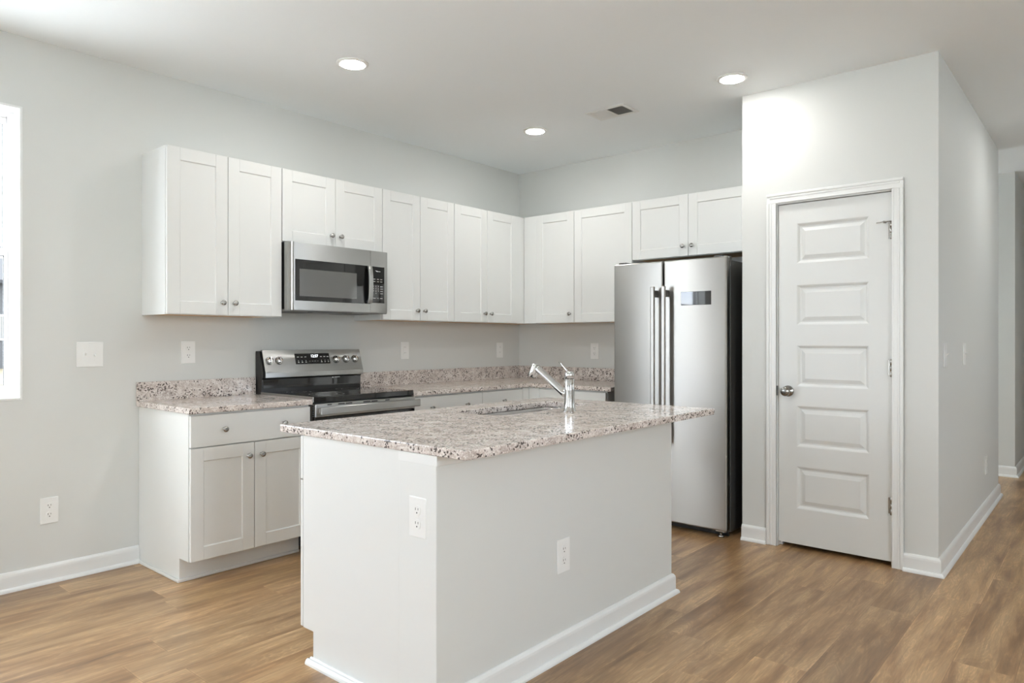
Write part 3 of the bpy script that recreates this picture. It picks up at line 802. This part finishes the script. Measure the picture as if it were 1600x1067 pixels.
for a in (-2.54, -2.09):
    mb = MB(); mb.box(.06, .24, a, a + .20, 1.4105, 1.4128, .001, 1); mb.build('grease_filter', 'dark_grey', bt)

# ------------------------------------------------------------------ refrigerator
r = thing('refrigerator', (1.9, -.38, 0), 'stainless side-by-side refrigerator beside the pantry wall', 'refrigerator')
fx0, fx1, fs = 1.490, 2.306, 1.870
mb = MB(); mb.box(fx0 + .004, fx1 - .003, -.682, -.045, .032, 1.738, .004, 2); mb.build('body', 'dark_grey', r)
mb = MB(); mb.box(fx0 + .010, fx1 - .010, -.694, -.682, .055, 1.750, 0); mb.build('door_gasket', 'gasket', r)
fd = MB(); fd.box(fx0, fs - .0045, -.750, -.694, .048, 1.757, .010, 4); dl = fd.build('freezer_door', 'stainless', r)
fd = MB(); fd.box(fs + .0045, fx1, -.750, -.694, .048, 1.757, .010, 4); dr = fd.build('refrigerator_door', 'stainless', r)
for do, hx in ((dl, 1.8245), (dr, 1.9035)):
    mb = MB(); mb.box(hx - .0145, hx + .0145, -.817, -.797, .575, 1.587, .007, 4); hb = mb.build('door_handle', 'stainless', do)
    for hz in (.625, 1.540):
        mb = MB(); mb.box(hx - .010, hx + .010, -.7975, -.7495, hz - .022, hz + .022, .003, 2); mb.build('handle_bracket', 'dark_grey', hb)
mb = MB(); mb.box(1.999, 2.206, -.7518, -.7490, 1.459, 1.546, .001, 1); mb.build('display_panel', 'mirror_display', dr)
mb = MB(); mb.box(fx0 + .02, fx1 - .02, -.672, -.660, .004, .050, 0); mb.build('base_grille', 'black_plastic', r)
for a in (fx0 + .03, fx1 - .085):
    mb = MB(); mb.lathe((a + .03, -.705, 0), (0, 0, 1), [(.020, 0), (.020, .010), (.010, .013), (.010, .040)], 18); mb.box(a, a + .066, -.720, -.664, .034, .046, .002, 1); mb.build('front_foot', 'brushed_nickel', r)
for a in (fx0 + .03, fx1 - .09):
    mb = MB(); mb.box(a, a + .06, -.735, -.600, 1.7385, 1.768, .004, 2); mb.build('hinge_cover', 'dark_grey', r)
for a in (fx0 + .06, fx1 - .06):
    mb = MB(); mb.lathe((a, -.10, 0), (0, 0, 1), [(.02, 0), (.02, .033)], 16); mb.build('rear_foot', 'black_plastic', r)

# ------------------------------------------------------------------ island
IY0, IY1 = -3.352, -1.787
IX0, IXW, IX1 = 1.703, 2.296, 2.480
r = thing('kitchen_island', (2.09, -2.57, 0), 'white kitchen island with grey half wall facing the room', 'kitchen island')
FI = Fr((0, 0, 0), (0, -1, 0), (-1, 0, 0))      # faces -x : u = -y, n = -x
th = .118
mb = MB()
nb = IX0 + .0195
for (a, b) in ((IY0, IY0 + .016), (IY1 - .016, IY1)):
    mb = MB(); mb.prism([(nb, th), (nb + .068, th), (nb + .068, 0), (IXW, 0), (IXW, CT0), (nb, CT0)], 'y', a, b, None)
    mb.build('end_panel', 'cabinet_paint', r)
mb = MB(); mb.box(nb, IXW - .002, IY0 + .016, IY1 - .016, th, th + .016); mb.box(nb, nb + .010, IY0 + .016, IY1 - .016, th + .016, CT0 - .012); mb.build('carcass', 'cabinet_paint', r)
mb = MB(); mb.box(nb + .066, nb + .080, IY0 + .016, IY1 - .016, 0, th); mb.build('toe_kick', 'cabinet_paint', r)
mb = MB(); mb.box(IXW, IX1, IY0, IY1, 0, CT0 - .0005, .0015, 1); mb.build('half_wall', 'wall_paint', r)
mb = MB(); mb.box(IXW + .003, IX1 - .0002, IY0 - .0030, IY0 - .0001, 0, CT0 - .0005, .0008, 1); mb.build('end_cap', 'cabinet_paint', r)
mb = MB(); mb.box(IXW - .002, IX1 + .0035, IY0 - .0035, IY1 + .0035, CT0 - .034, CT0 - .0008, .0012, 1); mb.build('top_trim', 'trim_paint', r)
FIf = Fr((IX1, 0, 0), (0, 1, 0), (1, 0, 0)); FIr = Fr((0, IY1, 0), (-1, 0, 0), (0, 1, 0))
baseboard('baseboard', [(FIf, IY0 - .002, IY1, 0, 1), (FIr, -IX1, -IXW, 1, 0)], '', r)
mb = MB(); mb._add(base_profile(None, nb + .056, IX1 + .002, 0, .020), Fr((0, IY0, 0), (1, 0, 0), (0, -1, 0)))
mb.build('shoe_moulding', 'trim_paint', r)
# working side: fronts facing the range
u_edges = [-IY1 + .002, 2.170, 2.553, 2.955, -IY0 - .001]
us = [(1.789, 2.170 - g), (2.170 + g, 2.553 - g), (2.553 + g, 2.955 - g), (2.955 + g, -IY0)]
for k, (a, b) in enumerate(us):
    dd = shaker(r, FI, a, b, th + .002, .690, -nb + .0035, .066, .016); knob(dd, FI, b - .036 if k % 2 == 0 else a + .036, -IX0, .623)
    dd = slab_front(r, FI, a, b, .696, CT0 - .004, -nb + .0035, .016); knob(dd, FI, (a + b) / 2, -IX0, .777)

# island worktop with undermount sink cut-out
def rrect(x0, x1, y0, y1, rad, n=7):
    pts = []
    for cx, cy, a0 in ((x1 - rad, y1 - rad, 0), (x0 + rad, y1 - rad, PI / 2), (x0 + rad, y0 + rad, PI), (x1 - rad, y0 + rad, 3 * PI / 2)):
        for k in range(n + 1):
            a = a0 + PI / 2 * k / n; pts.append((cx + rad * math.cos(a), cy + rad * math.sin(a)))
    return pts
SX0, SX1, SY0, SY1 = 1.735, 2.030, -2.560, -1.800
ct = slab_top('island_worktop', [(1.565, -3.360), (2.617, -3.360), (2.617, -1.600), (1.565, -1.600)], CT0, CT1, rrect(SX0, SX1, SY0, SY1, .09))
o = ct.build('island_countertop', 'granite'); tag(o, 'large speckled granite slab on top of the island', 'countertop')
# sink bowl
mb = MB(); tb = bmesh.new()
levels = [(.012, CT0 - .0015), (-.004, CT0 - .0015), (-.006, CT0 - .02), (-.010, CT0 - .155), (-.022, CT0 - .178), (-.05, CT0 - .186)]
prev = None
for ins, z in levels:
    ring_ = [tb.verts.new((a, b, z)) for a, b in rrect(SX0 - ins, SX1 + ins, SY0 - ins, SY1 + ins, .09 + ins)]
    if prev:
        for k in range(len(ring_)):
            f = tb.faces.new((prev[k], prev[(k + 1) % len(ring_)], ring_[(k + 1) % len(ring_)], ring_[k])); f.smooth = True
    prev = ring_
tb.faces.new(prev); mb._add(tb, None)
rs = thing('kitchen_sink', (1.88, -2.18, CT0 - .187), 'stainless undermount sink bowl set in the island worktop', 'sink')
mb.build('bowl', 'sink_steel', rs)
mb = MB(); mb.lathe((1.885, -2.18, CT0 - .1858), (0, 0, 1), [(.043, 0), (.043, .002), (.036, .003), (.030, .001), (0, .001)], 24); mb.build('drain', 'chrome', rs)
# faucet
fx, fy = 2.150, -2.180
r = thing('faucet', (fx, fy, CT1), 'chrome single-handle faucet standing beside the island sink', 'faucet')
mb = MB(); mb.lathe((fx, fy, CT1), (0, 0, 1), [(.0335, 0), (.0335, .003), (.0285, .006), (.026, .028), (.0245, .05), (.024, .10), (.024, .153), (.0225, .1545)], 36)
mb.build('body', 'chrome', r)
mb = MB(); mb.lathe((fx, fy, CT1), (0, 0, 1), [(.0222, .1545), (.0222, .157)], 36); mb.build('seam_ring', 'dark_grey', r)
mb = MB(); mb.lathe((fx, fy, CT1), (0, 0, 1), [(.0225, .157), (.024, .158), (.0238, .180), (.021, .1865), (.012, .190), (0, .191)], 36); hc = mb.build('handle_cap', 'chrome', r)
mb = MB(); mb.tube([(fx - .004, fy, CT1 + .182), (fx - .022, fy + .004, CT1 + .198), (fx - .048, fy + .008, CT1 + .219), (fx - .072, fy + .012, CT1 + .234)], [.0045, .004, .0035, .004], 12)
mb.build('lever', 'chrome', hc)
mb = MB()
P0 = Vector((fx - .012, fy, CT1 + .073)); P1 = Vector((1.948, fy, CT1 + .203))
mb.tube([P0, P0.lerp(P1, .12), P0.lerp(P1, .5), P0.lerp(P1, .9), P1], [.0185, .0180, .0170, .0170, .0175], 24)
sp_ = mb.build('spout', 'chrome', r)
mb = MB(); mb.lathe(P1 + Vector((-.004, 0, .012)), Vector((-.38, 0, -.92)), [(0, -.006), (.012, -.0055), (.0195, -.002), (.0215, .004), (.0228, .030), (.0240, .056), (.0225, .060), (.018, .061), (.0, .0615)], 28)
mb.build('spray_head', 'chrome', r)

# ------------------------------------------------------------------ electrical plates (built facing -y at the origin)
PWd, PHt = .082, .132
def plate(mb, w, h): mb.box(-w / 2, w / 2, -.0058, -.0002, -h / 2, h / 2, .0022, 2)
def screw(mb, x, z): mb.lathe((x, -.0056, z), (0, -1, 0), [(.0032, 0), (.0028, .0009)], 12)
def outlet_proto(loc, rz, label):
    r = thing('wall_outlet', (0, 0, 0), label, 'outlet', 'white duplex outlets')
    mb = MB(); plate(mb, PWd, PHt); screw(mb, 0, 0); mb.build('cover_plate', 'white_plastic', r)
    for s in (-1, 1):
        mb = MB(); zc = s * .0225
        pts = [(.0165 * math.cos(a) if abs(math.cos(a)) < .86 else math.copysign(.0142, math.cos(a)), zc + .0165 * math.sin(a)) for a in [2 * PI * k / 28 for k in range(28)]]
        mb.prism(pts, 'y', -.0082, -.004, None); ob = mb.build('receptacle', 'white_plastic', r)
        k = MB(); k.box(-.0075, -.0052, -.0085, -.0078, zc + .001, zc + .0095); k.box(.0050, .0070, -.0085, -.0078, zc + .002, zc + .0090)
        k.lathe((0, -.0078, zc - .007), (0, -1, 0), [(.0026, 0), (.0026, .0007)], 12, smooth=False); k.build('slots', 'dark_slot', ob)
    r.location = loc; r.rotation_euler = (0, 0, rz); return r
A_ = PI / 2
o1 = outlet_proto((0, -3.018, 1.165), A_, 'white outlet on the range wall under the leftmost wall cabinet')
dup(o1, (0, -3.725, .368), A_, 'white outlet low on the wall below the window')
dup(o1, (.828, 0, 1.143), 0, 'white outlet above the corner counter beside the refrigerator')
dup(o1, (IX1, -2.679, .393), A_, 'white outlet on the grey front of the island half wall')
dup(o1, (2.393, IY0, .657), 0, 'white outlet on the white end of the island')
dup(o1, (3.425, 1.115, .343), A_, 'white outlet low on the hallway wall')

def rocker_proto(loc, rz, label):
    r = thing('wall_outlet', (0, 0, 0), label, 'outlet', 'white rectangular-faced outlets')
    mb = MB(); plate(mb, PWd, PHt); screw(mb, 0, .049); screw(mb, 0, -.049); mb.build('cover_plate', 'white_plastic', r)
    mb = MB(); mb.box(-.0168, .0168, -.0078, -.004, -.0335, .0335, .0008, 1); f = mb.build('device_face', 'white_plastic', r)
    k = MB()
    for zc in (-.022, .022):
        k.box(-.0075, -.0055, -.0081, -.0075, zc, zc + .008); k.box(.0050, .0068, -.0081, -.0075, zc + .001, zc + .008)
    k.build('slots', 'dark_slot', f)
    k = MB(); k.box(-.006, .006, -.0090, -.0076, -.0065, -.001, .0005, 1); k.box(-.006, .006, -.0090, -.0076, .001, .0065, .0005, 1); k.build('test_buttons', 'white_plastic', f)
    r.location = loc; r.rotation_euler = (0, 0, rz); return r
o2 = rocker_proto((0, -1.365, 1.155), A_, 'white rectangular-faced outlet above the counter just right of the range')
dup(o2, (0, -.271, 1.146), A_, 'white rectangular-faced outlet on the range wall close to the corner')

def toggle(mb, x):
    mb.box(x - .006, x + .006, -.0068, -.004, -.013, .013, .0006, 1)
def switch_proto(loc, rz, label, n=1, w=.082, up=1):
    r = thing('light_switch', (0, 0, 0), label, 'light switch', 'white toggle switch plates')
    mb = MB(); plate(mb, w, PHt)
    xs = [0] if n == 1 else [-.0225, .0225]
    for x in xs: screw(mb, x, .030); screw(mb, x, -.030)
    for x in xs: mb.box(x - .0062, x + .0062, -.0066, -.004, -.0135, .0135, .0006, 1)
    mb.build('cover_plate', 'white_plastic', r)
    for i, x in enumerate(xs):
        s = 1 if (i + up) % 2 else -1
        mb = MB(); mb.prism([(-.0060, -.006), (-.0200, s * .010 - .004), (-.0200, s * .010 + .004), (-.0060, .006)], 'x', x - .0042, x + .0042, None, bev=.0008, seg=1)
        mb.build('toggle', 'white_plastic', r)
    r.location = loc; r.rotation_euler = (0, 0, rz); return r
switch_proto((0, -3.538, 1.160), A_, 'white double toggle switch plate beside the window', 2, .129)
s1 = switch_proto((3.425, -.485, 1.154), A_, 'white toggle switch on the hallway wall nearest the pantry corner')
dup(s1, (3.425, .155, 1.150), A_, 'white toggle switch on the hallway wall farther from the pantry corner')

# ------------------------------------------------------------------ ceiling fixtures
def can(loc, label):
    r = thing('recessed_light', (0, 0, 0), label, 'ceiling light', 'recessed ceiling lights')
    mb = MB(); mb.lathe((0, 0, 0), (0, 0, -1), [(.086, 0), (.086, .004), (.083, .0075), (.074, .0095), (.066, .0095), (.0635, .007), (.0635, .0005)], 40); mb.build('trim_ring', 'white_plastic', r)
    mb = MB(); mb.lathe((0, 0, 0), (0, 0, -1), [(.063, .004), (.063, .0075), (.060, .0115), (.05, .0135), (.0, .015)], 40); mb.build('lens', 'lens', r)
    r.location = loc; return r
c = can((.965, -2.560, H), 'round recessed light above the range aisle at left')
dup(c, (.950, -.950, H), None, 'round recessed light nearest the inside corner of the kitchen')
dup(c, (2.449, -.998, H), None, 'round recessed light in front of the pantry wall')
dup(c, (2.449, -2.560, H), None, 'round recessed light above the near end of the island')

dup(c, (4.10, .90, H), None, 'round recessed light in the hallway beside the pantry')

r = thing('ceiling_vent', (1.595, -.940, H), 'white two-way register in the ceiling above the refrigerator', 'vent')
vx0, vx1, vy0, vy1 = 1.445, 1.745, -1.040, -.840
mb = MB(); fw_ = .026
for (a, b, c_, d_) in ((vx0, vx1, vy0, vy0 + fw_), (vx0, vx1, vy1 - fw_, vy1), (vx0, vx0 + fw_, vy0 + fw_, vy1 - fw_), (vx1 - fw_, vx1, vy0 + fw_, vy1 - fw_)):
    mb.box(a, b, c_, d_, H - .006, H - .0003, .002, 1)
mb.box(1.590, 1.600, vy0 + fw_, vy1 - fw_, H - .006, H - .0003, .001, 1)
mb.build('frame', 'vent_metal', r)
mb = MB(); mb.box(vx0 + fw_, vx1 - fw_, vy0 + fw_, vy1 - fw_, H - .0014, H - .0004); mb.build('duct', 'duct_dark', r)
for half, (a, b) in enumerate(((vx0 + fw_, 1.590), (1.600, vx1 - fw_))):
    mb = MB(); n = 10; sgn = -1 if half else 1
    for k in range(n):
        x = a + (b - a) * (k + .5) / n
        mb.prism([(x - sgn * .0045, H - .0063), (x - sgn * .0035, H - .0068), (x + sgn * .0045, H - .0020), (x + sgn * .0035, H - .0015)], 'y', vy0 + fw_, vy1 - fw_, None)
    mb.build('louvers', 'vent_metal', r)

# ------------------------------------------------------------------ outdoors, seen through the left window
mb = MB(); mb.box(-21, -.17, -40, 30, -.55, -.45); mb.box(-.17, 6.53, -40, -8.51, -.55, -.45); mb.box(6.53, 40, -40, 30, -.55, -.45)  # near ground, out of view; kept pale to bounce daylight onto the ceiling
struct('ground', mb, 'bounce_ground', 'unseen ground around the house, made pale to bounce daylight indoors', 'ground')
mb = MB(); mb.box(-160, -21, -60, 60, -.55, -.45)
struct('ground_field', mb, 'dry_grass', 'pale dry grass field beyond the left window', 'ground')
hx_, hy_ = -50.0, 7.0
r = thing('house', (hx_, hy_, -.45), 'grey house seen far off through the left window', 'house')
mb = MB(); mb.box(hx_ - 5, hx_ + 5, hy_ - 8, hy_ + 8, -.45, 4.6)
mb.prism([(hx_ - 5, 4.6), (hx_ + 5, 4.6), (hx_, 7.0)], 'y', hy_ - 8, hy_ + 8, None); mb.build('walls', 'grey_siding', r)
mb = MB(); mb.prism([(hx_ - 5.5, 4.5), (hx_ - 5.5, 4.7), (hx_, 7.25), (hx_ + 5.5, 4.7), (hx_ + 5.5, 4.5), (hx_, 7.05)], 'y', hy_ - 8.4, hy_ + 8.4, None); mb.build('roof', 'roof_shingle', r)
for wy in (-5, 0, 5):
    mb = MB(); mb.box(hx_ + 4.99, hx_ + 5.06, hy_ + wy - .6, hy_ + wy + .6, 1.2, 2.7); w_ = mb.build('house_window', 'vinyl', r)
    mb = MB(); mb.box(hx_ + 5.06, hx_ + 5.08, hy_ + wy - .5, hy_ + wy + .5, 1.3, 2.6); mb.build('pane', 'black_glass', w_)
